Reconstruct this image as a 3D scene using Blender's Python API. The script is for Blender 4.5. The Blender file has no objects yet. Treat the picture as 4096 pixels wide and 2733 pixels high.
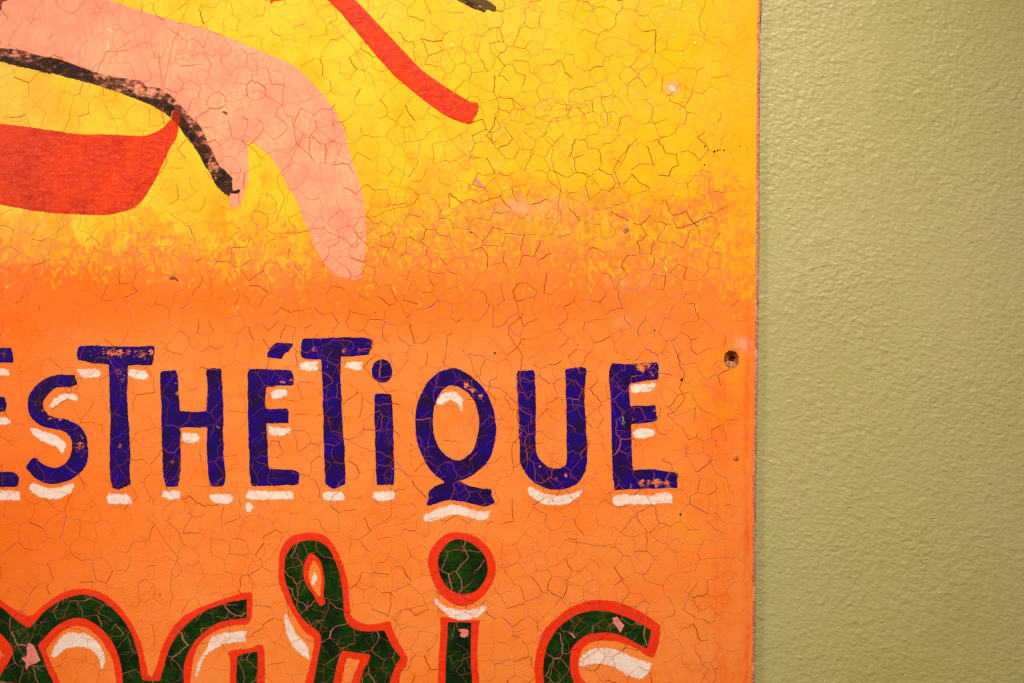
import bpy, math, random
import numpy as np
from mathutils import Vector, noise
from mathutils.geometry import delaunay_2d_cdt

random.seed(7); RNG = np.random.default_rng(7)
scene = bpy.context.scene
C = scene.collection
U = 0.00025                       # metres per unit of the tracing grid (4096 x 2733 over the frame)
CX, CY = 2048.0, 1366.5
TH = 0.009                        # thickness of the board

# ---------------------------------------------------------------- camera
cam_d = bpy.data.cameras.new('camera'); cam = bpy.data.objects.new('camera', cam_d); C.objects.link(cam)
CAMD = 1.5
cam.location = (0, -CAMD, 0); cam.rotation_euler = (math.radians(90), 0, 0)
cam_d.sensor_width = 36; cam_d.lens = 36 * CAMD / (4096 * U)
cam_d.clip_start = 0.01; cam_d.clip_end = 50
scene.camera = cam
# ---------------------------------------------------------------- world: dim warm room light
w = bpy.data.worlds.new('World'); scene.world = w; w.use_nodes = True
w.node_tree.nodes['Background'].inputs[0].default_value = (1.0, 0.9, 0.78, 1)
w.node_tree.nodes['Background'].inputs[1].default_value = 0.13
# ---------------------------------------------------------------- lamps: gallery spot above the sign, added fill from the left
def spot(name, loc, aim, watts, angle, blend, radius, col):
    d = bpy.data.lights.new(name, 'SPOT'); d.energy = watts; d.spot_size = math.radians(angle)
    d.spot_blend = blend; d.shadow_soft_size = radius; d.color = col
    o = bpy.data.objects.new(name, d); C.objects.link(o); o.location = loc
    o.rotation_euler = (Vector(aim) - Vector(loc)).to_track_quat('-Z', 'Y').to_euler(); return o
spot('gallery_and_fill_spot', (-0.02, -1.45, 1.62), (0.0, 0, -0.06), 300, 49, 1.0, 0.022, (1.0, 0.95, 0.89))
spot('gallery_and_fill_spot', (-1.75, -1.65, 0.75), (-0.15, 0, -0.16), 105, 50, 1.0, 0.32, (1.0, 0.95, 0.88))  # added soft fill from the left, not a gallery lamp
scene.view_settings.view_transform = 'Standard'; scene.view_settings.look = 'None'
scene.view_settings.exposure = 0.0; scene.view_settings.gamma = 1.0

# ---------------------------------------------------------------- small helpers
def lin(c):
    return tuple(((v/255)/12.92 if v/255 <= .04045 else ((v/255+.055)/1.055)**2.4) for v in c)
GAIN = 1.24                       # how much light falls on the board: colours below are as seen, divided by it
def col(*c, g=GAIN):
    return tuple(min(.9, v/g) for v in lin(c)) + (1,)
VIEWS = dict(A=(0,1300,1000/1960), B=(900,1300,1000/1960), C=(1800,1300,1000/1960),
             D=(0,2050,900/2066), E=(800,2050,900/2066), F=(1600,2050,900/2066), G=(2100,2050,900/2066),
             H=(2600,1200,600/1882), I=(0,0,800/2091), J=(0,400,800/2091), K=(700,0,800/2091),
             L=(700,550,800/2091), M=(1200,0,800/2091), N=(2200,500,800/2091), O=(0,0,4096/2350), P=(0,0,1))
def V(view, s):
    """'x,y x,y! ...' -> board points (x, y, corner)"""
    ox, oy, k = VIEWS[view]; out = []
    for t in s.split():
        c = t.endswith('!'); x, y = t.rstrip('!').split(',')
        out.append((ox + float(x)*k, oy + float(y)*k, c))
    return out
def ell(view, x, y, rx, ry, n=14):
    return V(view, ' '.join('%.1f,%.1f' % (x+rx*math.cos(2*math.pi*i/n), y+ry*math.sin(2*math.pi*i/n)) for i in range(n)))

def world(x, y, h):                # board grid -> metres, h = height off the board's face
    return ((x-CX)*U, -h, (CY-y)*U)

def smooth_loop(pts, step=4.0, amp=1.2, rough=(), soft=2, seed=0):
    """closed loop through pts: splines between corners, then resampled, rounded a little and roughened"""
    n = len(pts); P = [np.array(p[:2], float) for p in pts]; cor = [p[2] for p in pts]
    out = []
    for i in range(n):
        p1, p2 = P[i], P[(i+1) % n]
        p0 = p1 if cor[i] else P[i-1]; p3 = p2 if cor[(i+1) % n] else P[(i+2) % n]
        if cor[i] : p0 = p1 - (p2-p1)*.5
        if cor[(i+1) % n]: p3 = p2 + (p2-p1)*.5
        m = max(2, int(np.linalg.norm(p2-p1)/step))
        for j in range(m):
            t = j/m
            out.append(.5*((2*p1)+(-p0+p2)*t+(2*p0-5*p1+4*p2-p3)*t*t+(-p0+3*p1-3*p2+p3)*t**3))
    q = np.array(out)
    for _ in range(soft):
        q = .5*q + .25*(np.roll(q, 1, 0)+np.roll(q, -1, 0))
    tan = np.roll(q, -1, 0)-np.roll(q, 1, 0); L = np.linalg.norm(tan, axis=1)+1e-6
    nor = np.stack([tan[:, 1], -tan[:, 0]], 1)/L[:, None]
    for i in range(len(q)):
        x, y = q[i]
        a = amp*(noise.noise(Vector((x*.02+seed, y*.02, 1)))*1.6+noise.noise(Vector((x*.09, y*.09, seed)))*.8)
        for (rx, ry, rr, ra) in rough:
            d = math.hypot(x-rx, y-ry)
            if d < rr: a += ra*(1-d/rr)*5*(noise.noise(Vector((x*.11, y*.23, 4+seed)))+.6*noise.noise(Vector((x*.3, y*.3, 9))))
        q[i] = q[i]+nor[i]*a
    return q

def inside(px, py, loops):
    """even-odd test, vectorised"""
    r = np.zeros(len(px), bool)
    for lp in loops:
        x1, y1 = lp[:, 0], lp[:, 1]; x2, y2 = np.roll(x1, -1), np.roll(y1, -1)
        bb = (px >= x1.min()) & (px <= x1.max()) & (py >= y1.min()) & (py <= y1.max())
        idx = np.nonzero(bb)[0]
        for s in range(0, len(idx), 4000):
            k = idx[s:s+4000]; X, Y = px[k][:, None], py[k][:, None]
            c = ((y1 > Y) != (y2 > Y)) & (X < (x2-x1)*(Y-y1)/(y2-y1+1e-12)+x1)
            r[k] ^= (c.sum(1) % 2).astype(bool)
    return r
def edge_dist(px, py, loops, cap=40):
    d = np.full(len(px), 1e9)
    for lp in loops:
        a = lp; b = np.roll(lp, -1, 0); ab = b-a; l2 = (ab**2).sum(1)+1e-9
        for s in range(0, len(px), 2000):
            p = np.stack([px[s:s+2000], py[s:s+2000]], 1)[:, None, :]
            t = np.clip(((p-a)*ab).sum(2)/l2, 0, 1)
            dd = np.sqrt(((p-(a+ab*t[..., None]))**2).sum(2)).min(1)
            d[s:s+2000] = np.minimum(d[s:s+2000], dd)
    return np.minimum(d, cap)

def fill(loops, g=10.0):
    """triangulate loops (even-odd) with inner points; returns verts, tris, boundary edge list"""
    allp = np.concatenate(loops); x0, y0 = allp.min(0); x1, y1 = allp.max(0)
    gx, gy = np.meshgrid(np.arange(x0, x1, g), np.arange(y0, y1, g*.87))
    gx = gx + (np.arange(gx.shape[0]) % 2)[:, None]*g*.5
    gx = gx.ravel()+RNG.uniform(-.2, .2, gx.size)*g; gy = gy.ravel()+RNG.uniform(-.2, .2, gy.size)*g
    m = inside(gx, gy, loops); gx, gy = gx[m], gy[m]
    if len(gx):
        m = edge_dist(gx, gy, loops) > g*.4; gx, gy = gx[m], gy[m]
    vs = [Vector((float(a), float(b))) for a, b in allp]; edges = []; o = 0
    for lp in loops:
        k = len(lp); edges += [(o+i, o+(i+1) % k) for i in range(k)]; o += k
    vs += [Vector((float(a), float(b))) for a, b in zip(gx, gy)]
    v, e, f, ov, oe, of = delaunay_2d_cdt(vs, edges, [], 0, 1e-4, True)
    vv = np.array([(a.x, a.y) for a in v]); ff = np.array([t for t in f if len(t) == 3])
    c = vv[ff].mean(1); ff = ff[inside(c[:, 0], c[:, 1], loops)]
    be = [e[i] for i in range(len(e)) if oe[i]]
    return vv, ff, be

SIGN = bpy.data.objects.new('painted_sign', None); C.objects.link(SIGN)
SIGN.location = world(1000, 3600, -TH)
def link(name, me, parent):
    o = bpy.data.objects.new(name, me); C.objects.link(o); o.parent = parent
    if parent is SIGN: o.location = -SIGN.location
    return o
def mesh(name, verts, faces, m, attrs=None, smooth=True):
    me = bpy.data.meshes.new(name); me.from_pydata([tuple(map(float, v)) for v in verts], [], [tuple(map(int, f)) for f in faces])
    me.materials.append(m)
    if attrs:
        for k, a in attrs.items():
            a = np.asarray(a, dtype=np.float32)
            if a.ndim == 2:
                at = me.attributes.new(k, 'FLOAT_COLOR', 'POINT'); at.data.foreach_set('color', a.ravel())
            else:
                at = me.attributes.new(k, 'FLOAT', 'POINT'); at.data.foreach_set('value', a)
    if smooth:
        me.polygons.foreach_set('use_smooth', [True]*len(me.polygons))
    me.update(); return me

LAYERS = []                       # (loops, height, kind): what the cracks run across
def paint(name, outline, m, h, parent=None, holes=(), dry=(), amp=1.2, rough=(), soft=2, kind='navy', label=None, g=10, cover=True, seed=None):
    """one coat of paint: a thin raised skin with its own rim"""
    seed = seed if seed is not None else (hash((round(outline[0][0]), round(outline[0][1]))) % 97)
    loops = [smooth_loop(outline, amp=amp, rough=rough, soft=soft, seed=seed)] + [smooth_loop(q, amp=amp, soft=soft, seed=seed) for q in holes]
    vv, ff, be = fill(loops, g)
    ed = edge_dist(vv[:, 0], vv[:, 1], loops)
    dr = np.zeros(len(vv))
    for (x, y, r, a) in dry:
        dr = np.maximum(dr, a*np.clip(1.25-np.hypot(vv[:, 0]-x, vv[:, 1]-y)/r, 0, 1))
    n = len(vv)
    lip = .00003*np.exp(-((ed-4)/4)**2)
    verts = [world(x, y, h*(.55 if d < .5 else 1)+l) for (x, y), d, l in zip(vv, ed, lip)]
    faces = [tuple(t[::-1]) for t in ff.tolist()]
    bi = sorted({i for e in be for i in e}); mp = {b: n+k for k, b in enumerate(bi)}
    verts += [world(vv[b][0], vv[b][1], -.00004) for b in bi]
    faces += [(a, b, mp[b], mp[a]) for a, b in be]
    ext = lambda a: np.concatenate([a, a[bi]])
    # faces must look at the viewer
    f0 = faces[0]; a, b, c = (Vector(verts[i]) for i in f0)
    if (b-a).cross(c-a).y > 0: faces = [tuple(reversed(f)) for f in faces]
    me = mesh(name, verts, faces, m, dict(dry=ext(dr), edge=ext(ed)), smooth=False)
    o = link(name, me, parent or SIGN)
    if label: o['label'] = label
    if cover: LAYERS.append((loops, h, kind))
    return o

# ---------------------------------------------------------------- node helpers
class N:
    def __init__(s, name):
        s.m = bpy.data.materials.new(name); s.m.use_nodes = True; s.t = s.m.node_tree; s.t.nodes.clear()
        s.out = s.n('ShaderNodeOutputMaterial'); s.bsdf = s.n('ShaderNodeBsdfPrincipled')
        s.t.links.new(s.bsdf.outputs[0], s.out.inputs[0]); s.pos = s.n('ShaderNodeNewGeometry').outputs['Position']
    def n(s, k, **kw):
        x = s.t.nodes.new(k)
        for a, b in kw.items(): setattr(x, a, b)
        return x
    def put(s, sock, v):
        if isinstance(v, bpy.types.NodeSocket): s.t.links.new(v, sock)
        else: sock.default_value = v
    def math(s, op, a, b=0.0, c=None, clamp=False):
        x = s.n('ShaderNodeMath', operation=op, use_clamp=clamp); s.put(x.inputs[0], a); s.put(x.inputs[1], b)
        if c is not None: s.put(x.inputs[2], c)
        return x.outputs[0]
    def mapr(s, v, a, b, c=0., d=1., smooth=False):
        x = s.n('ShaderNodeMapRange'); x.clamp = True
        if smooth: x.interpolation_type = 'SMOOTHSTEP'
        s.put(x.inputs[0], v)
        for i, q in enumerate((a, b, c, d)): s.put(x.inputs[i+1], q)
        return x.outputs[0]
    def vec(s, scale, rot=(0, 0, 0), loc=(0, 0, 0)):
        x = s.n('ShaderNodeMapping'); s.put(x.inputs[0], s.pos); x.inputs['Scale'].default_value = scale
        x.inputs['Rotation'].default_value = rot; x.inputs['Location'].default_value = loc; return x.outputs[0]
    def rvec(s, scale, deg, loc=(0, 0, 0)):
        a = s.vec((1, 1, 1), rot=(0, math.radians(deg), 0)); x = s.n('ShaderNodeMapping'); s.put(x.inputs[0], a)
        x.inputs['Scale'].default_value = scale; x.inputs['Location'].default_value = loc; return x.outputs[0]
    def noise(s, scale, detail=4, rough=.55, v=None, dist=0.):
        x = s.n('ShaderNodeTexNoise'); s.put(x.inputs['Vector'], v if v is not None else s.pos)
        x.inputs['Scale'].default_value = scale; x.inputs['Detail'].default_value = detail
        x.inputs['Roughness'].default_value = rough; x.inputs['Distortion'].default_value = dist; return x.outputs[0]
    def voro(s, scale, v=None, feature='F1'):
        x = s.n('ShaderNodeTexVoronoi', feature=feature); s.put(x.inputs['Vector'], v if v is not None else s.pos)
        x.inputs['Scale'].default_value = scale; return x.outputs[0]
    def mix(s, f, a, b):
        x = s.n('ShaderNodeMix', data_type='RGBA'); s.put(x.inputs[0], f); s.put(x.inputs[6], a); s.put(x.inputs[7], b); return x.outputs[2]
    def attr(s, name, c=False):
        x = s.n('ShaderNodeAttribute', attribute_name=name); return x.outputs['Color' if c else 'Fac']
    def bump(s, h, strength, dist, nrm=None):
        x = s.n('ShaderNodeBump'); x.inputs['Strength'].default_value = strength; x.inputs['Distance'].default_value = dist
        s.put(x.inputs['Height'], h)
        if nrm is not None: s.put(x.inputs['Normal'], nrm)
        return x.outputs[0]
    def paint_relief(s, k=1.0):
        """brush drag, grain and little blisters of old enamel"""
        st = s.noise(1, 5, .6, s.vec((150, 150, 620)))             # faint horizontal brush drag
        gr = s.noise(520, 3, .6)
        wv = s.noise(38, 3, .5)
        bl = s.mapr(s.voro(260, s.pos), .0, .36, 1, 0)
        blm = s.mapr(s.noise(9, 3, .6, s.vec((1, 1, 1), loc=(3, 2, 1))), .48, .62)
        h = s.math('ADD', s.math('MULTIPLY', st, .30), s.math('MULTIPLY', gr, .28))
        h = s.math('ADD', h, s.math('MULTIPLY', wv, 1.5))
        h = s.math('ADD', h, s.math('MULTIPLY', s.math('MULTIPLY', bl, blm), .95))
        return s.bump(h, .8*k, .00042)
    def finish(s, color, rough, nrm, spec=.5, alpha=None):
        s.put(s.bsdf.inputs['Base Color'], color); s.put(s.bsdf.inputs['Roughness'], rough); s.put(s.bsdf.inputs['Normal'], nrm)
        s.bsdf.inputs['Specular IOR Level'].default_value = spec
        if alpha is not None: s.put(s.bsdf.inputs['Alpha'], alpha)
        return s.m

def coat(name, c1, c2, c3, rough=.32, spec=.4, feather=0.0, soft=.022, blot=26, wear=.5, streak=(60, 60, 300), spots=None, relief=1.0, thin=1.0):
    """enamel in slightly uneven colour, worn through where the coat is dry or its edge is thin"""
    s = N(name)
    a = s.noise(blot, 5, .62); b = s.noise(1, 4, .6, s.vec(streak)); f = s.noise(240, 3, .6)
    c = s.mix(s.mapr(a, .40, .60), c1, c2)
    c = s.mix(s.mapr(s.math('ADD', s.math('MULTIPLY', b, .6), s.math('MULTIPLY', f, .4)), .45, .66), c, c3)
    if spots is not None:
        c = s.mix(s.mapr(s.voro(150, s.vec((1, 1, 1), loc=(1.3, 0, .4))), .03, .10, .75, 0), c, spots)
    dry, edge = s.attr('dry'), s.attr('edge')
    nz = s.math('ADD', s.math('MULTIPLY', s.noise(1, 3, .6, s.vec((230, 230, 380), loc=(.3, .1, 0))), .55), s.math('MULTIPLY', s.noise(760, 3, .7), .55))
    th = s.math('MULTIPLY_ADD', dry, -.37, .82)                      # missing where nz > th
    if feather: th = s.math('MINIMUM', th, s.mapr(edge, 0, feather, .44, .80))
    gone = s.mapr(s.math('SUBTRACT', nz, th), -.012, soft)
    al = s.math('SUBTRACT', 1.0, gone)
    if thin < 1: al = s.math('MULTIPLY', al, s.mapr(s.noise(1, 4, .7, s.vec((110, 110, 190), loc=(7, 2, 3))), .38, .56, thin, 1.0))
    return s.finish(c, s.mapr(a, .3, .7, rough*.8, rough*1.35), s.paint_relief(relief), spec, al)

# ---------------------------------------------------------------- materials
M_navy  = coat('navy_enamel', col(34, 4, 122), col(34, 8, 52), col(30, 2, 84), rough=.22, spec=.35, blot=44, feather=4, soft=.05, spots=col(120, 60, 60))
M_white = coat('cream_enamel', col(255, 222, 200), col(255, 230, 214), col(255, 208, 180), feather=13, soft=.07, thin=.86, rough=.34)
M_pink  = coat('pink_enamel', col(252, 146, 110), col(254, 166, 116), col(246, 138, 104), rough=.36, streak=(300, 60, 60), feather=4, soft=.05, spots=col(255, 190, 130))
M_red   = coat('scarlet_enamel', col(228, 54, 2), col(200, 34, 4), col(240, 76, 14), rough=.36, spec=.22, feather=3, soft=.05, streak=(90, 60, 300))
M_line  = coat('vermilion_enamel', col(248, 50, 4), col(236, 40, 4), col(255, 62, 16), rough=.34, feather=4)
M_green = coat('bottle_green_enamel', col(8, 34, 6), col(30, 62, 8), col(8, 20, 4), rough=.2, spec=.3, spots=col(80, 92, 20), relief=.8)
M_black = coat('black_brushed_enamel', col(34, 16, 6), col(70, 34, 18), col(18, 8, 2), rough=.5, spec=.15, soft=.12, blot=70, thin=.55, feather=4, streak=(90, 60, 90))
M_chip  = coat('pink_undercoat', col(236, 122, 108), col(240, 136, 116), col(225, 108, 96), rough=.6, relief=.6)
M_gold  = coat('yellow_scrape', col(255, 196, 10), col(250, 190, 30), col(240, 170, 10), rough=.4)

# board paint: yellow fading into orange in dabs
s = N('board_paint')
t = s.attr('fade'); deep = s.attr('deep'); ed = s.attr('rim'); pk = s.attr('blush')
dab = s.math('ADD', s.math('MULTIPLY', s.noise(1, 5, .72, s.vec((60, 60, 50))), .42), s.math('MULTIPLY', s.noise(1, 4, .75, s.vec((210, 200, 140))), .58))
f1 = s.mapr(s.math('SUBTRACT', t, s.math('MULTIPLY_ADD', dab, 4.8, -1.9)), -.22, .26, smooth=True)
f0 = s.mapr(s.math('SUBTRACT', t, s.math('MULTIPLY_ADD', s.noise(1, 4, .6, s.vec((30, 30, 26), loc=(.4, .2, .9))), 3.2, -1.45)), -.3, .3, smooth=True)
blot = s.noise(11, 5, .6); fine = s.noise(300, 4, .65); mott = s.noise(46, 4, .62, dist=.6)
yellow = s.mix(s.attr('pale'), col(255, 185, 4), col(255, 201, 48))
yellow = s.mix(s.mapr(s.noise(1, 4, .65, s.vec((16, 16, 11), loc=(2, 3, 1))), .45, .70, 0, .75), yellow, col(255, 168, 8))
yellow = s.mix(s.mapr(s.attr('edgeband'), 0, 1, 0, .7), yellow, col(255, 164, 8))
yellow = s.mix(s.mapr(mott, .42, .66, 0, .5), yellow, col(244, 172, 12))
gold = s.mix(s.mapr(mott, .4, .62), col(255, 158, 14), col(255, 174, 30))
orange = s.mix(s.mapr(blot, .38, .62), col(255, 134, 52), col(255, 140, 60))
orange = s.mix(s.mapr(mott, .45, .7, 0, .55), orange, col(255, 124, 38))
orange = s.mix(s.mapr(s.noise(1, 4, .65, s.vec((10, 10, 22), loc=(6, 1, 1))), .46, .70, 0, .6), orange, col(255, 118, 24))
orange = s.mix(deep, orange, col(255, 112, 18))
c = s.mix(f0, yellow, gold)
c = s.mix(f1, c, orange)
bl = s.mapr(s.math('ADD', pk, s.math('MULTIPLY', s.noise(60, 4, .65), .9)), .78, 1.05)
c = s.mix(s.math('MULTIPLY', bl, .62), c, col(255, 160, 104))
c = s.mix(s.mapr(s.math('ADD', s.attr('scuff'), s.math('MULTIPLY', s.noise(70, 4, .65), .5)), .55, .85, 0, .8), c, col(255, 172, 140))
c = s.mix(s.math('MULTIPLY', s.attr('golden'), s.mapr(s.noise(24, 4, .65), .42, .62)), c, col(255, 150, 22))
# vertical brushing and redder edge stroke along the right margin
stk = s.noise(1, 4, .6, s.vec((170, 100, 14)))
c = s.mix(s.math('MULTIPLY', s.math('MULTIPLY', ed, s.mapr(stk, .34, .56)), s.mapr(s.noise(1, 4, .7, s.vec((300, 200, 60), loc=(1, 6, 2))), .38, .56, .25, 1)), c, s.mix(s.attr('fade'), col(250, 164, 14), col(250, 78, 6)))
c = s.mix(s.mapr(s.noise(1, 3, .6, s.vec((90, 90, 520), loc=(0, 0, 2))), .60, .78, 0, .35), c, s.mix(f1, col(255, 214, 90), col(255, 152, 74)))
c = s.mix(s.mapr(fine, .54, .76, 0, .22), c, s.mix(f1, col(226, 150, 8), col(236, 92, 14)))
spk = s.mapr(s.voro(95, s.vec((1, 1, 1), loc=(.7, .3, .2))), .02, .055, .8, 0)     # tiny brown fly specks
c = s.mix(s.math('MULTIPLY', spk, s.mapr(s.noise(14, 2), .54, .6)), c, col(150, 62, 14))
M_board = s.finish(c, s.mapr(blot, .3, .7, .22, .40), s.paint_relief(1.0), .4)

s = N('broken_board_edge')
e1 = s.noise(420, 4, .7); e2 = s.noise(60, 4, .6)
c = s.mix(s.mapr(e1, .4, .6), col(176, 96, 70), col(232, 150, 110)); c = s.mix(s.mapr(e2, .52, .66), c, col(255, 166, 120))
c = s.mix(s.mapr(e2, .36, .30), c, col(130, 44, 34))
M_edge = s.finish(c, .7, s.bump(e1, 1, .001), .3)

s = N('rust'); e1 = s.noise(500, 4, .7); e2 = s.noise(160, 3, .6)
c = s.mix(s.mapr(e1, .38, .62), col(110, 44, 4), col(200, 104, 16)); c = s.mix(s.mapr(e2, .5, .62), c, col(62, 18, 8))
M_rust = s.finish(c, .6, s.bump(e1, 1, .0008), .4)
s = N('dark_bore'); M_dark = s.finish(s.mix(s.noise(300), col(30, 8, 4), col(60, 24, 8)), .7, s.bump(s.noise(400), 1, .0006), .3)
s = N('black_speck'); M_speck = s.finish(s.mix(s.noise(700), col(36, 10, 6), col(70, 34, 10)), .4, s.bump(s.noise(700), 1, .0003), .5)
s = N('dried_resin'); M_resin = s.finish(s.mix(s.mapr(s.noise(420, 3), .48, .58), col(30, 24, 60), col(140, 140, 110)), .15, s.bump(s.noise(800), .6, .0003), .6)

s = N('crack_fill')
M_crack = s.finish(s.attr('tint', True), .75, s.bump(s.noise(900, 2), .4, .0002), .1)

# green stippled wall
s = N('green_wall_paint')
v1 = s.rvec((95, 95, 140), -24); v2 = s.rvec((190, 190, 270), -20, (2, 0, 1))
a = s.noise(1, 1.5, .5, v1, .25); b = s.noise(1, 1, .5, v2, .2); d = s.noise(520, 2, .5); g_ = s.noise(3.2, 3, .5)
ridge = s.mapr(s.noise(1, 1, .5, s.rvec((105, 105, 170), -22, (5, 1, 3)), .2), .52, .80, 0, 1, True)
pit = s.mapr(s.noise(1, 2, .5, s.vec((120, 120, 170), loc=(8, 4, 2))), .28, .20, 0, 1, True)
amp = s.mapr(s.noise(9, 2, .5, s.vec((1, 1, 1), loc=(4, 4, 4))), .35, .65, .65, 1.25)
h = s.math('MULTIPLY', s.math('ADD', s.math('MULTIPLY', a, 1.1), s.math('MULTIPLY', b, .95)), amp); h = s.math('ADD', h, s.math('MULTIPLY', ridge, .34))
h = s.math('ADD', h, s.math('MULTIPLY', d, .06)); h = s.math('SUBTRACT', h, s.math('MULTIPLY', pit, .8))
GW = 1.02
c = s.mix(s.mapr(g_, .35, .65), col(162, 151, 84, g=GW), col(168, 154, 98, g=GW))
c = s.mix(s.mapr(s.noise(90, 4, .6), .45, .7, 0, .3), c, col(174, 164, 110, g=GW))
M_wall = s.finish(c, s.mapr(g_, .3, .7, .44, .54), s.bump(h, .85, .0011), .6)

# ---------------------------------------------------------------- wall
me = mesh('wall', [(-3, TH+.001, -2), (4, TH+.001, -2), (4, TH+.001, 2.2), (-3, TH+.001, 2.2)], [(0, 1, 2, 3)], M_wall, smooth=False)
wall = bpy.data.objects.new('wall', me); C.objects.link(wall); wall['kind'] = 'structure'

SIGN['label'] = 'old hand-painted sign board, crackled yellow to orange, with navy and dark green lettering'
SIGN['category'] = 'sign'

# ---------------------------------------------------------------- board: front skin, broken edge
EDGE = [(-900, 3052), (0, 3047), (60, 3043), (120, 3040), (200, 3043), (300, 3040), (600, 3038), (900, 3037), (1200, 3034), (1450, 3031), (1700, 3028), (1900, 3024), (2400, 3023), (2733, 3019), (3600, 3010)]
def edge_x(y): return float(np.interp(y, [p[0] for p in EDGE], [p[1] for p in EDGE]))
ys = np.arange(-900, 3600, 6.0)
inner = np.array([(edge_x(y)-13+4.0*noise.noise(Vector((y*.011, 3, 0)))+2.6*noise.noise(Vector((y*.05, 7, 0)))+2*noise.noise(Vector((y*.17, 1, 0))), y) for y in ys])
left = -1150.0
HOLE = (2600+1022*.3188, 1200+742*.3188)
hole_loop = smooth_loop(ell('H', 1022, 742, 96, 108, 16), step=3, amp=3.0, seed=5)
outer = np.concatenate([inner, [(x, 3600.) for x in np.arange(inner[-1, 0]-60, left, -60)], [(left, y) for y in np.arange(3600, -900, -60.)], [(x, -900.) for x in np.arange(left, inner[0, 0]-30, 60.)]])
loops = [outer, hole_loop]
vv, ff, be = fill(loops, 24.0)
X, Y = vv[:, 0], vv[:, 1]; k = 1/1.74298; ox, oy = X*k, Y*k
y0 = np.interp(ox, [-600, 0, 300, 550, 850, 1000, 1100, 1350, 1550, 1620, 1740], [575, 572, 566, 590, 560, 545, 535, 535, 560, 560, 590])
rng = np.interp(ox, [0, 500, 1000, 1500, 1740], [220, 220, 290, 320, 400])
wob = np.array([noise.noise(Vector((a*.006, b*.006, 2)))*26+noise.noise(Vector((a*.02, b*.02, 5)))*12 for a, b in zip(ox, oy)])
fade = (oy+wob-y0)/rng+.5
gs = lambda cx, cy, sx, sy: np.exp(-((ox-cx)/sx)**2-((oy-cy)/sy)**2)
fade = fade + .28*gs(1120, 470, 110, 45) + .22*gs(1440, 480, 160, 40) + .36*gs(1640, 450, 60, 70) - .12*gs(1700, 640, 40, 140)
deepv = np.clip(.95*np.exp(-((oy-690)/75)**2)*np.interp(ox, [0, 500, 1200, 1700], [1.1, 1, .55, .5]) + np.clip((330-ox)/500, 0, .55)*(oy > 600) + .4*gs(100, 1200, 350, 200) + .5*gs(1640, 960, 60, 110), 0, 1)
rim = np.clip(.95*np.exp(-((ox-(1720-(oy-700)*.006))/9)**2)*(np.clip((oy-560)/200, .25, 1))+.35*np.exp(-((ox-1655)/26)**2)*np.clip((oy-700)/200, 0, 1), 0, 1)
pale = np.clip((1350-ox)/1100, 0, 1)
blush = np.clip(.55*gs(1220, 480, 170, 45)+.4*gs(1490, 640, 190, 40)+.6*gs(1545, 195, 22, 30)+.3*gs(1440, 220, 120, 40)+.6*gs(1705, 790, 30, 40)+.35*gs(1430, 740, 120, 60)+.35*gs(1360, 30, 20, 90), 0, 1)
warp = np.array([.0005*noise.noise(Vector((a*.0021, b*.0021, 2))) for a, b in vv])
pv = [world(x, y, 0) for x, y in vv]
faces = ff.tolist(); a, b, c_ = (Vector(pv[i]) for i in faces[0])
if (b-a).cross(c_-a).y > 0: faces = [f[::-1] for f in faces]
me = mesh('panel', pv, faces, M_board, dict(fade=fade, deep=deepv, rim=rim, pale=pale, blush=blush, scuff=np.clip(.62*gs(1712, 790, 24, 16)+.3*gs(1700, 745, 26, 40)+.35*gs(1718, 600, 10, 90)+.5*gs(730*1, 9999, 1, 1)+.45*gs(1185, 478, 60, 22), 0, 1), golden=np.clip(.9*gs(1676, 838, 26, 26)+1.2*gs(1640, 930, 75, 120)+.7*gs(1600, 1150, 60, 120)+.6*gs(1690, 660, 30, 90), 0, .85), edgeband=np.clip((ox-1560)/150, 0, 1)*(.6+.8*np.array([noise.noise(Vector((a_*.01, b_*.004, 6))) for a_, b_ in zip(ox, oy)]))))
link('panel', me, SIGN)
# the broken edge: ragged bevel, then the side down to the wall, on all four sides
ev, ef = [], []
for i, y in enumerate(ys):
    xo = edge_x(y)+1.4*noise.noise(Vector((y*.06, 9, 0)))+1.2*noise.noise(Vector((y*.2, 9, 4))); xi = inner[i, 0]
    for x, h in ((xi-1.5, -.00002), (xi+.8, -.00012-.0002*abs(noise.noise(Vector((y*.1, 2, 2))))), ((xi+xo)/2+1, -.0005-.0005*noise.noise(Vector((y*.13, 3, 0)))), (xo, -.0011-.0006*noise.noise(Vector((y*.08, 1, 7)))), (xo-1.2, -TH+.0004)):
        ev.append(world(x, y, h))
for i in range(len(ys)-1):
    for j in range(4): ef.append((i*5+j, i*5+j+1, i*5+j+6, i*5+j+5))
o0 = len(ev)
for x, y in ((inner[0, 0], -900), (left, -900), (left, 3600), (inner[-1, 0], ys[-1])):
    ev += [world(x, y, 0), world(x, y, -TH)]
ef += [(o0+i*2, o0+i*2+1, o0+i*2+3, o0+i*2+2) for i in range(3)]
link('board_edge', mesh('board_edge', ev, ef, M_edge, smooth=False), SIGN)['label'] = 'ragged brown broken edge of the board'

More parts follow.
